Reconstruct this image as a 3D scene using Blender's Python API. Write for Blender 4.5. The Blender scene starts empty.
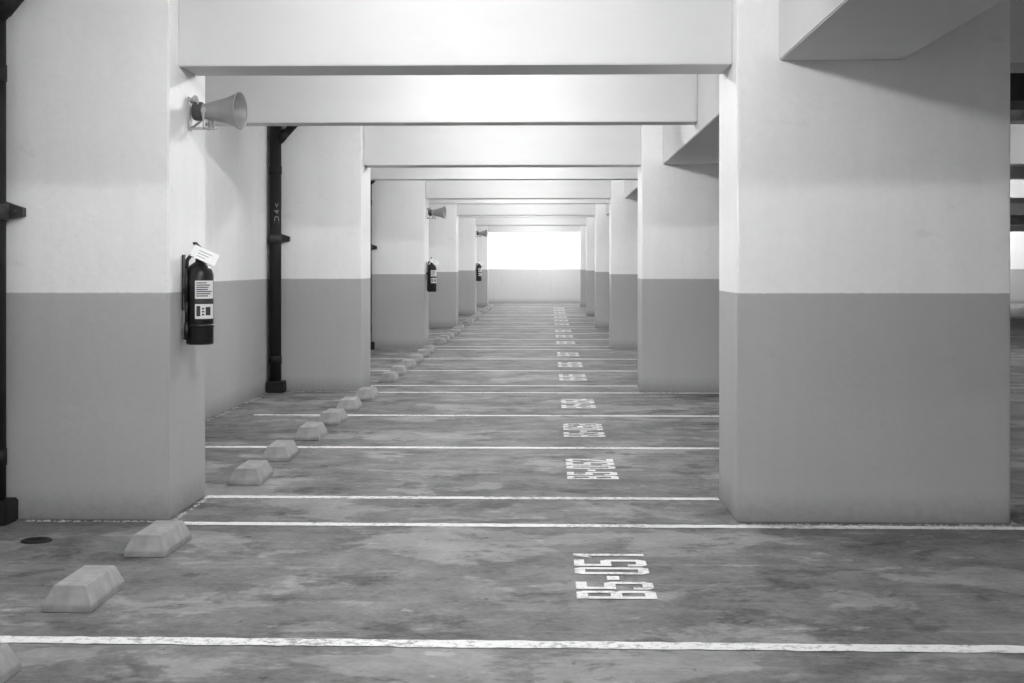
import bpy, bmesh, math, random
from mathutils import Vector, Matrix
random.seed(4)
scn = bpy.context.scene
try:
    scn.view_settings.view_transform = 'Standard'
except Exception as e:
    print(e)
COL = scn.collection

# ------------------------------------------------------------------ materials
def nodes_of(name):
    m = bpy.data.materials.new(name); m.use_nodes = True
    nt = m.node_tree; b = nt.nodes['Principled BSDF']
    return m, nt, b
def N(nt, t, **kw):
    n = nt.nodes.new(t)
    for k, v in kw.items(): setattr(n, k, v)
    return n
def math_(nt, op, a, b=None, c=None, clamp=False):
    n = N(nt, 'ShaderNodeMath', operation=op); n.use_clamp = clamp
    for i, v in enumerate((a, b, c)):
        if v is None: continue
        if isinstance(v, (int, float)): n.inputs[i].default_value = v
        else: nt.links.new(v, n.inputs[i])
    return n.outputs[0]
def noise(nt, vec, scale, detail=4, rough=.55, dist=0):
    n = N(nt, 'ShaderNodeTexNoise'); nt.links.new(vec, n.inputs['Vector'])
    n.inputs['Scale'].default_value = scale; n.inputs['Detail'].default_value = detail
    n.inputs['Roughness'].default_value = rough; n.inputs['Distortion'].default_value = dist
    return n.outputs['Fac']
def maprange(nt, v, a, b, c, d):
    n = N(nt, 'ShaderNodeMapRange'); nt.links.new(v, n.inputs[0])
    for i, x in enumerate((a, b, c, d)): n.inputs[i+1].default_value = x
    return n.outputs[0]
def mapping(nt, vec, sc, loc=(0, 0, 0)):
    n = N(nt, 'ShaderNodeMapping'); nt.links.new(vec, n.inputs[0]); n.inputs['Scale'].default_value = sc
    n.inputs['Location'].default_value = loc
    return n.outputs[0]
def bump(nt, b, h, s, d=.01):
    n = N(nt, 'ShaderNodeBump'); nt.links.new(h, n.inputs['Height'])
    n.inputs['Strength'].default_value = s; n.inputs['Distance'].default_value = d
    nt.links.new(n.outputs[0], b.inputs['Normal'])
def grey(nt, b, val):
    cc = N(nt, 'ShaderNodeCombineColor')
    for i in range(3): nt.links.new(val, cc.inputs[i])
    nt.links.new(cc.outputs[0], b.inputs['Base Color'])
def plain(name, v, rough=.6, metal=0, var=.0, scale=8, emis=None):
    m, nt, b = nodes_of(name)
    b.inputs['Roughness'].default_value = rough; b.inputs['Metallic'].default_value = metal
    tc = N(nt, 'ShaderNodeTexCoord')
    n = noise(nt, tc.outputs['Object'], scale)
    grey(nt, b, maprange(nt, n, .3, .7, v*(1-var), v*(1+var)))
    if emis is not None:
        b.inputs['Emission Color'].default_value = (1, 1, 1, 1); b.inputs['Emission Strength'].default_value = emis
    return m
PAINT_Z = 1.274
def wall_mat():
    m, nt, b = nodes_of('two_tone_painted_concrete')
    g = N(nt, 'ShaderNodeNewGeometry'); P = g.outputs['Position']
    sep = N(nt, 'ShaderNodeSeparateXYZ'); nt.links.new(P, sep.inputs[0]); z = sep.outputs[2]
    edge = noise(nt, P, 30, 2)
    zz = math_(nt, 'ADD', z, maprange(nt, edge, 0, 1, -.004, .004))
    up = maprange(nt, zz, PAINT_Z-.003, PAINT_Z+.003, 0, 1)
    big = noise(nt, P, 1.3, 5, .65)
    vst = noise(nt, mapping(nt, P, (6, 6, .6)), 1.2, 3, .6)
    v = math_(nt, 'MULTIPLY_ADD', big, .10, .95)
    v = math_(nt, 'ADD', v, maprange(nt, vst, .35, .7, .01, -.02))
    gr = noise(nt, P, 22, 5, .7)
    v = math_(nt, 'ADD', v, maprange(nt, gr, .3, .7, -.02, .02))
    # thin fine scuffs and stains
    sc = noise(nt, mapping(nt, P, (1, 1, 2.2), (5, 1, 2)), 2.6, 7, .75, .3)
    v = math_(nt, 'MULTIPLY', v, maprange(nt, sc, .60, .74, 1, .88))
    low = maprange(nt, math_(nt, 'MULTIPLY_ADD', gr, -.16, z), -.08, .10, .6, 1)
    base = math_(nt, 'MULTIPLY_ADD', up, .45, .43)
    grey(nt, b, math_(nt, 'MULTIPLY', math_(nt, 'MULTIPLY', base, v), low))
    b.inputs['Roughness'].default_value = .66
    b.inputs['Specular IOR Level'].default_value = .25
    bump(nt, b, math_(nt, 'MULTIPLY_ADD', gr, .35, big), .3, .02)
    return m
def beam_mat():
    m, nt, b = nodes_of('white_painted_beam')
    g = N(nt, 'ShaderNodeNewGeometry'); P = g.outputs['Position']
    big = noise(nt, mapping(nt, P, (.8, .8, 2)), 1.5, 5, .65)
    grey(nt, b, maprange(nt, big, .3, .7, .62, .66))
    b.inputs['Roughness'].default_value = .75
    return m
def floor_mat():
    m, nt, b = nodes_of('worn_concrete_floor')
    g = N(nt, 'ShaderNodeNewGeometry'); P = g.outputs['Position']
    a = noise(nt, P, .6, 4, .6, .2)
    c = noise(nt, P, 2.6, 9, .70, .1)
    d = noise(nt, P, 26, 5, .8)
    e = noise(nt, mapping(nt, P, (1, 1.3, 1), (7, 3, 0)), 1.0, 9, .64, .25)
    v = math_(nt, 'ADD', maprange(nt, a, .3, .7, .11, .17), maprange(nt, c, .38, .62, -.045, .055))
    v = math_(nt, 'ADD', v, maprange(nt, d, .32, .68, -.03, .035))
    v = math_(nt, 'ADD', v, maprange(nt, e, .53, .565, 0, .085))            # dusty light patches, sharpish rim
    e2 = noise(nt, mapping(nt, P, (1, 1.3, 1), (17, 31, 0)), 3.1, 8, .72, .2)
    v = math_(nt, 'ADD', v, maprange(nt, e2, .61, .66, 0, .12))             # small chips of pale laitance
    sc = noise(nt, mapping(nt, P, (.5, 12, 1)), 1.6, 5, .65, .1)
    v = math_(nt, 'ADD', v, maprange(nt, sc, .58, .70, 0, .07))             # tyre drag streaks across bays
    dk = noise(nt, mapping(nt, P, (1, 1.2, 1), (2, 11, 0)), 1.5, 9, .70, .2)
    v = math_(nt, 'MULTIPLY', v, maprange(nt, dk, .56, .62, 1, .50))         # oil / damp stains
    sp = noise(nt, P, 8.5, 5, .65)
    v = math_(nt, 'MULTIPLY', v, maprange(nt, sp, .65, .70, 1, .45))
    v = math_(nt, 'MAXIMUM', v, .025)
    grey(nt, b, v)
    b.inputs['Roughness'].default_value = .75
    b.inputs['Specular IOR Level'].default_value = .25
    bump(nt, b, d, .5, .006)
    return m
def paint_mat():
    m, nt, b = nodes_of('worn_white_road_paint')
    g = N(nt, 'ShaderNodeNewGeometry'); P = g.outputs['Position']
    w = noise(nt, P, 22, 7, .8)
    w2 = noise(nt, P, 1.8, 4, .6)
    grey(nt, b, maprange(nt, math_(nt, 'MULTIPLY_ADD', w2, .45, w), .73, .86, .78, .26))
    b.inputs['Roughness'].default_value = .7
    return m
M_WALL, M_BEAM, M_FLOOR, M_PAINT = wall_mat(), beam_mat(), floor_mat(), paint_mat()
M_STOP = plain('rough_concrete_stop', .30, .85, 0, .18, 14)
M_BLACK = plain('black_gloss_paint', .005, .35, 0, .2)
M_PIPE = plain('black_pipe', .003, .7, 0, .3)
M_STEEL = plain('galvanised_bracket', .40, .5, .2, .2)
M_GREY = plain('grey_horn_plastic', .26, .45, 0, .06)
M_DGREY = plain('dark_grey_plastic', .03, .6, 0, .1)
M_LABEL = plain('white_label', .75, .5, 0, .05)
M_STENCIL = plain('faded_stencil_paint', .22, .7, 0, .3, 40)
M_TAG = plain('white_card', .9, .5, 0, .02)
M_MARK = plain('label_print', .03, .5, 0, .1)
M_DARK = plain('dark_matte', .06, .6, 0, .1)
M_BATTEN = plain('white_enamel', .7, .4, 0, .02)
M_TUBE = plain('fluorescent_tube', .9, .5, 0, 0, emis=640)
M_TUBE_AISLE = plain('fluorescent_tube_aisle', .9, .5, 0, 0, emis=620)  # unseen aisle tubes, output raised to lift the right pillar
M_TUBE_ADDED = plain('added_end_bay_tube', .9, .5, 0, 0, emis=1500)  # added source, stands in for the end bay's unknown bright light

# ------------------------------------------------------------------ helpers
def add_obj(name, me, mats, parent=None, loc=(0, 0, 0), smooth=False):
    o = bpy.data.objects.new(name, me); COL.objects.link(o); o.location = loc
    if not me.materials:
        for m in mats: me.materials.append(m)
    if smooth:
        for p in me.polygons: p.use_smooth = True
    if parent: o.parent = parent
    return o
def bm_box(bm, x0, x1, y0, y1, z0, z1, mi=0):
    vs = [bm.verts.new(p) for p in ((x0,y0,z0),(x1,y0,z0),(x1,y1,z0),(x0,y1,z0),(x0,y0,z1),(x1,y0,z1),(x1,y1,z1),(x0,y1,z1))]
    for f in ((3,2,1,0),(4,5,6,7),(0,1,5,4),(1,2,6,5),(2,3,7,6),(3,0,4,7)):
        fc = bm.faces.new([vs[i] for i in f]); fc.material_index = mi
    return vs
def box(name, x0, x1, y0, y1, z0, z1, mat, bev=0, parent=None):
    c = Vector(((x0+x1)/2, (y0+y1)/2, (z0+z1)/2))
    bm = bmesh.new(); bm_box(bm, x0-c.x, x1-c.x, y0-c.y, y1-c.y, z0-c.z, z1-c.z)
    if bev: bmesh.ops.bevel(bm, geom=list(bm.edges), offset=bev, segments=2, affect='EDGES')
    me = bpy.data.meshes.new(name); bm.to_mesh(me); bm.free()
    return add_obj(name, me, [mat], parent, c)
def bm_tube(bm, p0, p1, r, seg=20, mi=0, r1=None, cap=True):
    p0, p1 = Vector(p0), Vector(p1); d = (p1-p0); q = d.to_track_quat('Z', 'Y'); r1 = r if r1 is None else r1
    a = [bm.verts.new(p0+q@Vector((r*math.cos(t*2*math.pi/seg), r*math.sin(t*2*math.pi/seg), 0))) for t in range(seg)]
    b = [bm.verts.new(p1+q@Vector((r1*math.cos(t*2*math.pi/seg), r1*math.sin(t*2*math.pi/seg), 0))) for t in range(seg)]
    for i in range(seg):
        f = bm.faces.new((a[i], a[(i+1)%seg], b[(i+1)%seg], b[i])); f.smooth = True; f.material_index = mi
    if cap:
        f = bm.faces.new(a[::-1]); f.material_index = mi
        f = bm.faces.new(b); f.material_index = mi
def bm_lathe(bm, prof, axis='Z', seg=32, mi=0, off=(0,0,0)):
    rings = []
    off = Vector(off)
    for r, h in prof:
        ring = []
        for t in range(seg):
            a = 2*math.pi*t/seg
            if axis == 'Z': p = Vector((r*math.cos(a), r*math.sin(a), h))
            else: p = Vector((h, r*math.cos(a), r*math.sin(a)))
            ring.append(bm.verts.new(p+off))
        rings.append(ring)
    for k in range(len(rings)-1):
        for i in range(seg):
            f = bm.faces.new((rings[k][i], rings[k][(i+1)%seg], rings[k+1][(i+1)%seg], rings[k+1][i])); f.smooth = True; f.material_index = mi
def bm_path(bm, pts, r, seg=10, mi=0):
    for a, b in zip(pts[:-1], pts[1:]): bm_tube(bm, a, b, r, seg, mi)
def fin(name, bm, mats, parent=None, loc=(0,0,0)):
    bmesh.ops.recalc_face_normals(bm, faces=list(bm.faces))
    me = bpy.data.meshes.new(name); bm.to_mesh(me); bm.free()
    return add_obj(name, me, mats, parent, loc)
def empty(name, loc, rotz=0):
    e = bpy.data.objects.new(name, None); COL.objects.link(e); e.location = loc; e.rotation_euler = (0, 0, rotz); e.empty_display_size = .1
    return e
def text_mesh(body, W, H, offset=.02, spacing=1.0):
    """flat text mesh, width W (x) and height H (y), origin lower left"""
    cu = bpy.data.curves.new('t', 'FONT'); cu.body = body; cu.offset = offset; cu.space_character = spacing; cu.resolution_u = 3
    o = bpy.data.objects.new('t', cu); COL.objects.link(o)
    bpy.context.view_layer.update()
    me = bpy.data.meshes.new_from_object(o.evaluated_get(bpy.context.evaluated_depsgraph_get()))
    bpy.data.objects.remove(o)
    xs = [v.co.x for v in me.vertices]; ys = [v.co.y for v in me.vertices]
    x0, x1, y0, y1 = min(xs), max(xs), min(ys), max(ys)
    for v in me.vertices: v.co = Vector(((v.co.x-x0)/(x1-x0)*W, (v.co.y-y0)/(y1-y0)*H, 0))
    me.materials.clear()
    return me
def block_text(body, W, H):
    """heavy block lettering, each glyph a polygon set on a unit cell 1.0 x 1.6"""
    s = .285; w = 1.0; h = 1.6; m = h/2; c = .16
    def R(x0, y0, x1, y1): return [(x0, y0), (x1, y0), (x1, y1), (x0, y1)]
    G = {
     '0': [[(c,0),(w-c,0),(w-s,s*.8),(s,s*.8)], [(w-c,0),(w,c),(w,h-c),(w-c,h),(w-s,h-s*.8),(w-s,s*.8)], [(w-c,h),(c,h),(s,h-s*.8),(w-s,h-s*.8)], [(c,h),(0,h-c),(0,c),(c,0),(s,s*.8),(s,h-s*.8)]],
     '1': [R(.45,0,.45+s*1.1,h), [(.12,h-.42),(.45,h-.30),(.45,h),(.36,h-.1)]],
     '2': [R(0,0,w,s*.8), [(0,s*.8),(s*1.3,s*.8),(w,m+.2),(w-s,m+.3)], R(w-s,m+.2,w,h-c), [(w,h-c),(w-c,h),(c,h),(0,h-c),(0,h-.5),(s,h-.5),(s,h-s*.8),(w-s,h-s*.8),(w-s,h-c)]],
     '3': [R(c,0,w-c,s*.8), R(w-s,c*.6,w,m-.05), R(.3,m-s*.4,w-.08,m+s*.4), R(w-s,m+.05,w,h-c*.6), R(c,h-s*.8,w-c,h), R(0,.1,s,.45), R(0,h-.45,s,h-.1)],
     '4': [R(w-s*1.5,0,w-s*.5,h), R(0,.35,w,.35+s*.8), [(0,.35+s*.8),(s,.35+s*.8),(w-s*1.5,h-.2),(w-s*1.5,h)]],
     '5': [R(.05,h-s*.8,w,h), R(.05,m-.02,.05+s,h-s*.8), R(.05+s,m-.02,w-c,m+s*.75), [(w-c,m+s*.75),(w-s,m-.02),(w-s,s*.8),(w-c,0),(w,c),(w,m+s*.75-c)], R(c,0,w-c,s*.8), [(0,.12),(c,0),(s,s*.8),(s,.42),(0,.42)]],
     '6': [[(c,h),(0,h-c),(0,c),(c,0),(s,s*.8),(s,h-s*.8)], R(c,h-s*.8,w-.05,h), R(c,0,w-c,s*.8), [(w-c,0),(w,c),(w,m-.05),(w-c,m+s*.4),(w-s,m-s*.4),(w-s,s*.8)], R(s,m-s*.4,w-c,m+s*.4)],
     '7': [R(0,h-s*.8,w,h), [(.25,0),(.25+s*1.1,0),(w,h-s*.8),(w-s*1.1,h-s*.8)]],
     '8': [R(c,0,w-c,s*.8), R(0,c*.7,s,m-.06), R(w-s,c*.7,w,m-.06), R(.08,m-s*.4,w-.08,m+s*.4), R(.02,m+.06,s,h-c*.7), R(w-s,m+.06,w-.02,h-c*.7), R(c,h-s*.8,w-c,h)],
     '9': [R(c,0,w-c,s*.8), R(w-s,c*.7,w,h-c*.7), R(c,m-s*.4,w-s,m+s*.4), R(0,m,s,h-c*.7), R(c,h-s*.8,w-c,h)],
     'B': [R(0,0,s,h), R(s,0,w-c,s*.8), R(s,m-s*.4,w-c,m+s*.4), R(s,h-s*.8,w-c,h), [(w-c,0),(w,c),(w,m-.1),(w-c,m),(w-s,m-s*.4),(w-s,s*.8)], [(w-c,h),(w-.03,h-c),(w-.03,m+.1),(w-c,m),(w-s,m+s*.4),(w-s,h-s*.8)]],
     '-': [R(.08,m-s*.45,.62,m+s*.45)]}
    polys = []; x = 0
    for ch in body:
        for p in G[ch]: polys.append([(x+a, b) for a, b in p])
        x += (.70 if ch == '-' else w) + .17
    tot = x-.17
    bm = bmesh.new()
    for i, p in enumerate(polys):
        bm.faces.new([bm.verts.new((a/tot*W, b/h*H, i*.00002)) for a, b in p])
    for f in bm.faces:
        f.normal_update()
        if f.normal.z < 0: f.normal_flip()
    me = bpy.data.meshes.new('number'); bm.to_mesh(me); bm.free()
    return me

# ------------------------------------------------------------------ layout (metres; y runs down the hall)
P = 8.1; PF, PB = 7.9, 8.74          # first visible pillar front / back
LX0, LX1 = -3.18, -2.13              # left piers
RX0, RX1 = 1.035, 2.535              # right pillars
SX0, SX1 = 11.4, 12.9                # far side of the driving aisle
CEIL = 3.3; YB, YE = -8.0, 53.5; XR = 19.0
ks = range(-1, 6)

box('floor', LX0-.2, XR+.2, YB-.2, YE+.2, -.2, 0, M_FLOOR)
box('ceiling', LX0-.2, XR+.2, YB-.2, YE+.2, CEIL, CEIL+.2, M_BEAM)
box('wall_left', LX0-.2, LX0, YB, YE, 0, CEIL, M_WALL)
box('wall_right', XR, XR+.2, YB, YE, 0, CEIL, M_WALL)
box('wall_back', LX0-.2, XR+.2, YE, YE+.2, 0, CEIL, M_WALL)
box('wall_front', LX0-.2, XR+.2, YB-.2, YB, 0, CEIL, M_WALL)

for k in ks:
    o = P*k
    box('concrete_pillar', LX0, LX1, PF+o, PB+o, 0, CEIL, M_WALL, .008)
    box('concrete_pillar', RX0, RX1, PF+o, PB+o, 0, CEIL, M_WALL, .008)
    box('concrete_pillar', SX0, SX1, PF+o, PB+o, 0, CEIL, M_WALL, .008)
    b0, b1 = 8.10+o, 8.53+o
    for xa, xb in ((LX1, RX0), (RX1, SX0), (SX1, XR)):
        box('ceiling_beam', xa, xb, b0, b1, 2.57, CEIL, M_BEAM, .006)
    if k < 5:
        for xa, xb in ((LX0, 1.265), (1.94, XR)):
            box('ceiling_beam', xa, xb, 12.24+o, 12.54+o, 2.66, CEIL, M_BEAM, .006)
    yb = PF+P+o if k < 5 else YE
    box('ceiling_beam', 1.265, 1.94, PB+o, yb, 2.56, CEIL, M_BEAM, .006)
box('ceiling_beam', 1.265, 1.94, YB, PF-P, 2.56, CEIL, M_BEAM, .006)

# ------------------------------------------------------------------ painted lines
def stripe(y, skew=0, x0=-2.82, x1=2.72, w=.1):
    bm = bmesh.new(); n = 120
    top, bot = [], []
    for i in range(n+1):
        x = x0+(x1-x0)*i/n; yc = skew*(x-x0)/(x1-x0)
        a = random.uniform(-.007, .007); c = random.uniform(-.007, .007)
        bot.append(bm.verts.new((x, yc-w/2+a, 0))); top.append(bm.verts.new((x, yc+w/2+c, 0)))
    for i in range(n): bm.faces.new((bot[i], bot[i+1], top[i+1], top[i]))
    me = bpy.data.meshes.new('parking_line'); bm.to_mesh(me); bm.free()
    add_obj('parking_line', me, [M_PAINT], loc=(0, y, .003))
bays = []
for k in ks:
    o = P*k
    stripe(5.38+o, -.06 if k == 0 else random.uniform(-.02, .02))
    stripe(7.81+o, -.03, w=.09, x0=-2.1)
    stripe(8.71+o, 0, w=.09, x0=-2.12, x1=1.03)
    if 11.25+o < YE-1: stripe(11.10+o, random.uniform(-.02, .02))
    bays.append(5.40+o)              # bay just before pillar k
    if k < 5: bays += [8.80+o, 11.13+o]
bays.sort()
bays = [b for b in bays if b < 50]
i0 = bays.index(min(bays, key=lambda q: abs(q-5.40)))
for i, b in enumerate(bays):
    n = 51 + i - i0
    me = block_text('B5-%03d' % n, .98, .345)
    o = add_obj('painted_bay_number', me, [M_PAINT], loc=(.460, b+.69, .0035))
    o.rotation_euler = (0, 0, math.pi/2)
    for dy in (.38, 1.50):             # wheel stops: two per bay
        bm = bmesh.new()
        w, L, h = .205, .47, .105
        q0 = [(0, 0, 0), (w, 0, 0), (w, L, 0), (0, L, 0)]
        q1 = [(0, .0, .03), (w, .0, .03), (w, L, .03), (0, L, .03)]
        q2 = [(.035, .035, h), (w-.035, .035, h), (w-.035, L-.035, h), (.035, L-.035, h)]
        R = [[bm.verts.new(p) for p in q] for q in (q0, q1, q2)]
        bm.faces.new(R[0][::-1]); bm.faces.new(R[2])
        for j in range(2):
            for q in range(4): bm.faces.new((R[j][q], R[j][(q+1)%4], R[j+1][(q+1)%4], R[j+1][q]))
        bmesh.ops.bevel(bm, geom=list(bm.edges), offset=.004, segments=1, affect='EDGES')
        s = fin('wheel_stop', bm, [M_STOP], loc=(-2.09+random.uniform(-.012, .012)-(.0 if i == i0-1 else 0), b+dy+random.uniform(-.04, .04), 0))
        s.rotation_euler = (0, 0, random.uniform(-.03, .03))

# ------------------------------------------------------------------ drain pipes
def drain_pipe(y):
    e = empty('drain_pipe', (-3.085, y, 0))
    r = .066
    bm = bmesh.new()
    bm_tube(bm, (0, 0, .0), (0, 0, CEIL-.002), r, 28)
    for z in (.32, 2.45): bm_tube(bm, (0, 0, z), (0, 0, z+.09), r+.005, 28)
    bm_tube(bm, (0, 0, 2.78), (.42, 0, CEIL-.06), .045, 24)
    bm_tube(bm, (.05, 0, 2.84), (.12, 0, 2.925), .053, 24)
    fin('pipe', bm, [M_PIPE], e)
    bm = bmesh.new(); bm_box(bm, -.09, .11, -.10, .085, 0, .13)
    bmesh.ops.bevel(bm, geom=list(bm.edges), offset=.01, segments=2, affect='EDGES')
    fin('foot_block', bm, [M_PIPE], e)
    bm = bmesh.new()
    bm_tube(bm, (0, 0, 1.68), (0, 0, 1.77), r+.014, 28)
    v = bm_box(bm, .0, .15, .03, .085, 1.68, 1.80)
    for q in v:
        if q.co.x > .1: q.co.z = 1.725 + (q.co.z-1.74)*.4
    bm_tube(bm, (.11, -.01, 1.725), (.11, .085, 1.725), .012, 10)
    fin('clamp', bm, [M_DGREY], e)
    me = text_mesh('ID 4 <', .22, .055, .015)
    for v in me.vertices:
        a = -math.pi/2 - (v.co.y-.03)/(r+.0015) + .35
        v.co = Vector(((r+.0015)*math.cos(a), (r+.0015)*math.sin(a), 1.9+v.co.x))
    add_obj('stencil', me, [M_STENCIL], e)
for k in ks: drain_pipe(PF-.09+P*k)

# ------------------------------------------------------------------ fire extinguisher
def extinguisher(y):
    e = empty('fire_extinguisher', (LX1+.099, y, .97))
    r = .079
    bm = bmesh.new()
    bm_lathe(bm, [(0, .012), (.06, .010), (r-.004, 0), (r, .012), (r, .40), (r-.006, .432), (r-.022, .458), (r-.045, .474), (.026, .480), (.026, .495), (0, .495)])
    fin('cylinder_body', bm, [M_BLACK], e)
    bm = bmesh.new()
    bm_lathe(bm, [(0, .49), (.022, .49), (.024, .515), (.018, .535), (0, .54)], seg=16)
    bm_box(bm, -.012, .012, -.10, .035, .515, .527)
    v = bm_box(bm, -.012, .012, -.115, .03, .545, .556)
    for q in v:
        if q.co.y < -.05: q.co.z += .035
    bm_tube(bm, (.02, 0, .51), (.045, 0, .512), .017, 14)
    fin('valve_and_handles', bm, [M_BLACK], e)
    bm = bmesh.new()
    bm_path(bm, [(-.02, 0, .515), (-.045, -.03, .515), (-.06, -.05, .49), (-.062, -.062, .44), (-.062, -.066, .25), (-.062, -.064, .12)], .011)
    bm_tube(bm, (-.062, -.064, .13), (-.062, -.064, .03), .013, 12, r1=.018)
    fin('hose', bm, [M_BLACK], e)
    def patch(nm, rr, a0, a1, z0, z1, mat):
        bm = bmesh.new(); n = 10; A = []
        for i in range(n+1):
            a = math.radians(a0+(a1-a0)*i/n)
            A.append((bm.verts.new((rr*math.cos(a), rr*math.sin(a), z0)), bm.verts.new((rr*math.cos(a), rr*math.sin(a), z1))))
        for i in range(n):
            f = bm.faces.new((A[i][0], A[i+1][0], A[i+1][1], A[i][1])); f.smooth = True
        fin(nm, bm, [mat], e)
    patch('label', r+.0008, -96, -5, .15, .37, M_LABEL)
    z = .36
    for i in range(7):
        patch('label_line_%d' % i, r+.0015, -90, random.uniform(-50, -20), z-.006, z, M_MARK); z -= .0125
    patch('label_block', r+.0015, -96, -5, .235, .266, M_MARK)
    patch('label_picture', r+.0015, -90, -74, .165, .225, M_MARK)
    patch('label_picture_b', r+.0015, -52, -28, .17, .218, M_MARK)
    for i in range(3): patch('label_small_%d' % i, r+.0015, -68, -58, .17+.017*i, .179+.017*i, M_MARK)
    bm = bmesh.new(); bm_box(bm, -.075, .075, -.001, .001, -.035, .035)
    t = fin('inspection_tag', bm, [M_TAG], e, (.06, -.125, .515)); t.rotation_euler = (math.radians(-12), math.radians(24), math.radians(8))
    bm = bmesh.new()
    for i in range(3): bm_box(bm, -.04, .04-.015*i, -.0016, -.0012, .012-.016*i, .0145-.016*i)
    t2 = fin('tag_print', bm, [M_DARK], e, t.location); t2.rotation_euler = t.rotation_euler
    bm = bmesh.new(); bm_tube(bm, (.0, -.05, .53), (.0, -.12, .55), .002, 6); fin('tag_string', bm, [M_MARK], e)
    bm = bmesh.new()
    bm_box(bm, -.0965, -.091, -.03, .03, .2, .52)
    bm_box(bm, -.0965, -.07, -.015, .015, .30, .33)
    bm_lathe(bm, [(r+.001, .10), (r+.004, .10), (r+.004, .118), (r+.001, .118)], seg=28)
    fin('wall_bracket', bm, [M_BLACK], e)

def horn(y):
    e = empty('horn_loudspeaker', (LX1+.002, y, 2.335), 0)
    a = math.radians(-9)
    bm = bmesh.new()
    prof = [(.044, .085), (.048, .11), (.056, .15), (.066, .19), (.076, .23), (.087, .265), (.098, .29), (.108, .308), (.112, .314), (.109, .319), (.103, .312), (.092, .29), (.08, .26), (.070, .225), (.060, .19), (.05, .15), (.042, .11), (0, .09)]
    bm_lathe(bm, prof, 'X', 36)
    bm_lathe(bm, [(0, .12), (.022, .13), (.030, .19), (.034, .23), (.026, .255), (0, .265)], 'X', 24)
    fin('horn_flare', bm, [M_GREY], e).rotation_euler = (0, 0, a)
    bm = bmesh.new()
    bm_lathe(bm, [(0, .03), (.050, .032), (.056, .045), (.056, .08), (.046, .09), (0, .09)], 'X', 28)
    fin('driver', bm, [M_DARK], e).rotation_euler = (0, 0, a)
    bm = bmesh.new()
    bm_box(bm, .0, .010, -.035, .035, -.11, .085)
    bm_box(bm, .005, .16, -.022, .022, -.105, -.095)
    bm_box(bm, .098, .108, -.080, -.074, -.105, .02)
    bm_box(bm, .098, .108, .056, .062, -.105, .02)
    bm_box(bm, .098, .108, -.080, .062, -.105, -.097)
    bm_tube(bm, (.103, -.086, .0), (.103, .068, .0), .014, 12)
    bm_tube(bm, (.14, 0, -.105), (.14, 0, -.052), .010, 10)
    bm_tube(bm, (.01, 0, -.10), (.085, 0, -.045), .007, 8)
    bm_tube(bm, (.022, -.02, .06), (.05, -.05, .075), .018, 12)
    bm_path(bm, [(.05, -.05, .075), (.065, -.05, .06), (.06, -.045, .03)], .006, 8)
    fin('bracket', bm, [M_STEEL], e)
for k in (0, 2, 4):
    extinguisher(8.20+P*k); horn(8.34+P*k)

# floor drain cover near the first pier
bm = bmesh.new()
bm_lathe(bm, [(0, .004), (.05, .004), (.05, .008), (.075, .008), (.08, .0)], seg=28)
for i in range(-2, 3): bm_box(bm, -.045, .045, i*.018-.004, i*.018+.004, .004, .008)
fin('floor_drain', bm, [M_PIPE], loc=(-2.66, 7.3, .0))

# crumbs of mortar left along the foot of the piers and pillars
M_CRUMB = plain('dry_mortar', .45, .9, 0, .3, 20)
def crumbs(x0, x1, y0, y1, n):
    bm = bmesh.new()
    for _ in range(n):
        x = random.uniform(x0, x1); y = random.uniform(y0, y1); s = random.uniform(.004, .013)
        vs = [bm.verts.new((x+s*random.uniform(.7, 1.4)*math.cos(a), y+s*math.sin(a), 0)) for a in (0, 1.3, 2.5, 3.8, 5.1)]
        t = bm.verts.new((x, y, s*.7))
        for i in range(5): bm.faces.new((vs[i], vs[(i+1)%5], t))
    fin('mortar_crumbs', bm, [M_CRUMB])
for k in range(0, 3):
    o = P*k
    crumbs(-2.93, LX1+.02, PF-.05+o, PF-.02+o, 90)
    crumbs(RX0, RX1, PF-.05+o, PF-.02+o, 110)
    crumbs(RX1+.02, RX1+.05, PF+o, PB+o, 60)
    crumbs(LX1+.02, LX1+.04, PF+o, PB+o, 40)
    crumbs(LX0+.02, LX0+.05, PB+.02+o, PF+P-.25+o, 150)

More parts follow.
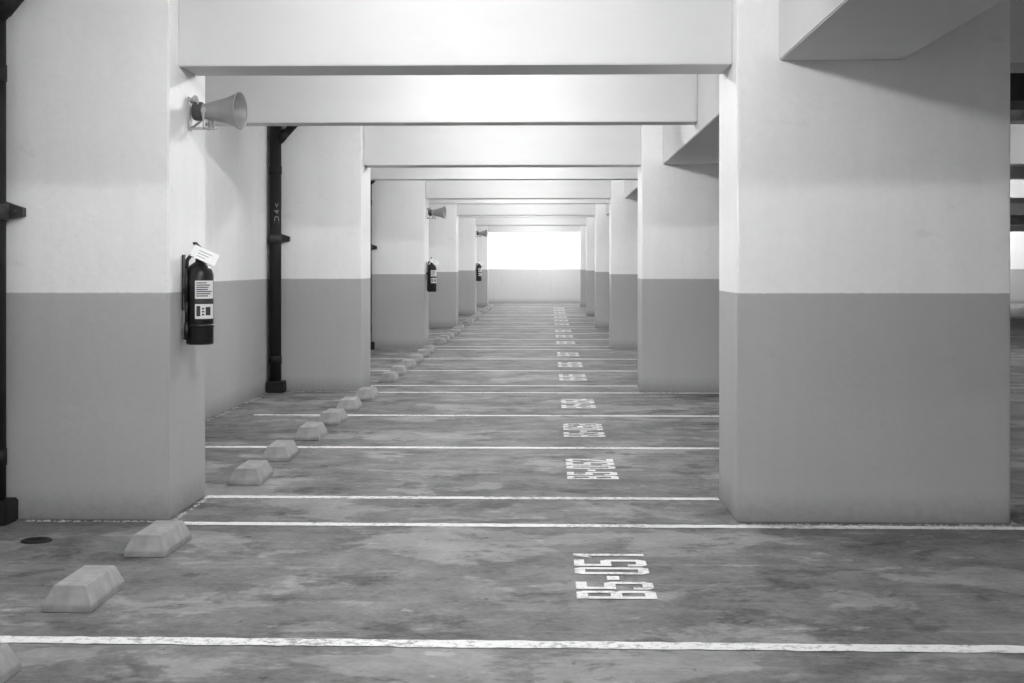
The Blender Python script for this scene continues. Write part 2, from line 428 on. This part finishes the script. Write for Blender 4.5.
# ------------------------------------------------------------------ guessed duct, put in to make the aisle's dark band
bm = bmesh.new(); bm_box(bm, 2.7, 9.5, 10.4, 11.0, 2.62, 3.0)
for i in range(8): bm_box(bm, 2.75+i*.95, 2.79+i*.95, 10.38, 11.02, 2.6, 3.02)
for x in (3.2, 5.2, 7.2, 9.0): bm_tube(bm, (x, 10.7, 3.0), (x, 10.7, CEIL), .01, 8)
fin('guessed_dark_duct', bm, [M_DARK])

# ------------------------------------------------------------------ fluorescent battens (tube runs across the hall)
def fixture_mesh(mat):
    bm = bmesh.new()
    bm_box(bm, -.33, .33, -.04, .04, .06, .11, 0)
    bm_box(bm, -.33, -.31, -.02, .02, -.02, .06, 0); bm_box(bm, .31, .33, -.02, .02, -.02, .06, 0)
    bm_tube(bm, (-.3, 0, 0), (.3, 0, 0), .02, 6, 1, cap=False)
    for x in (-.2, .2): bm_tube(bm, (x, 0, .11), (x, 0, .248), .006, 8, 0)
    bmesh.ops.recalc_face_normals(bm, faces=list(bm.faces))
    me = bpy.data.meshes.new('fluorescent_light'); bm.to_mesh(me); bm.free()
    me.materials.append(M_BATTEN); me.materials.append(mat)
    return me
FM, FD, FH = fixture_mesh(M_TUBE), fixture_mesh(M_TUBE_AISLE), fixture_mesh(M_TUBE_ADDED)
def lamp(me, x, y): add_obj('fluorescent_light', me, [], loc=(x, y, 3.05))
for k in range(-2, 5):
    for yy in (10.4, 14.2):
        y = yy+P*k
        if y > YB+2: lamp(FM, -.5, y)
for k in range(-1, 5):
    lamp(FD, 7.0, 14.4+P*k)
for x in (-.5, 5, 15.5): lamp(FH, x, 51.0)  # unseen lamps added only to brighten the end bay

# ------------------------------------------------------------------ world + camera
w = bpy.data.worlds.new('World'); scn.world = w; w.use_nodes = True
w.node_tree.nodes['Background'].inputs[0].default_value = (.5, .5, .5, 1)
cam = bpy.data.cameras.new('Camera'); co = bpy.data.objects.new('Camera', cam); COL.objects.link(co)
cam.lens = 50; cam.sensor_width = 36; cam.shift_y = -76.5/1024; cam.clip_end = 200; cam.clip_start = .05
co.location = (0, 0, 1.43); co.rotation_euler = (math.pi/2, 0, math.atan(38/1422))
scn.camera = co
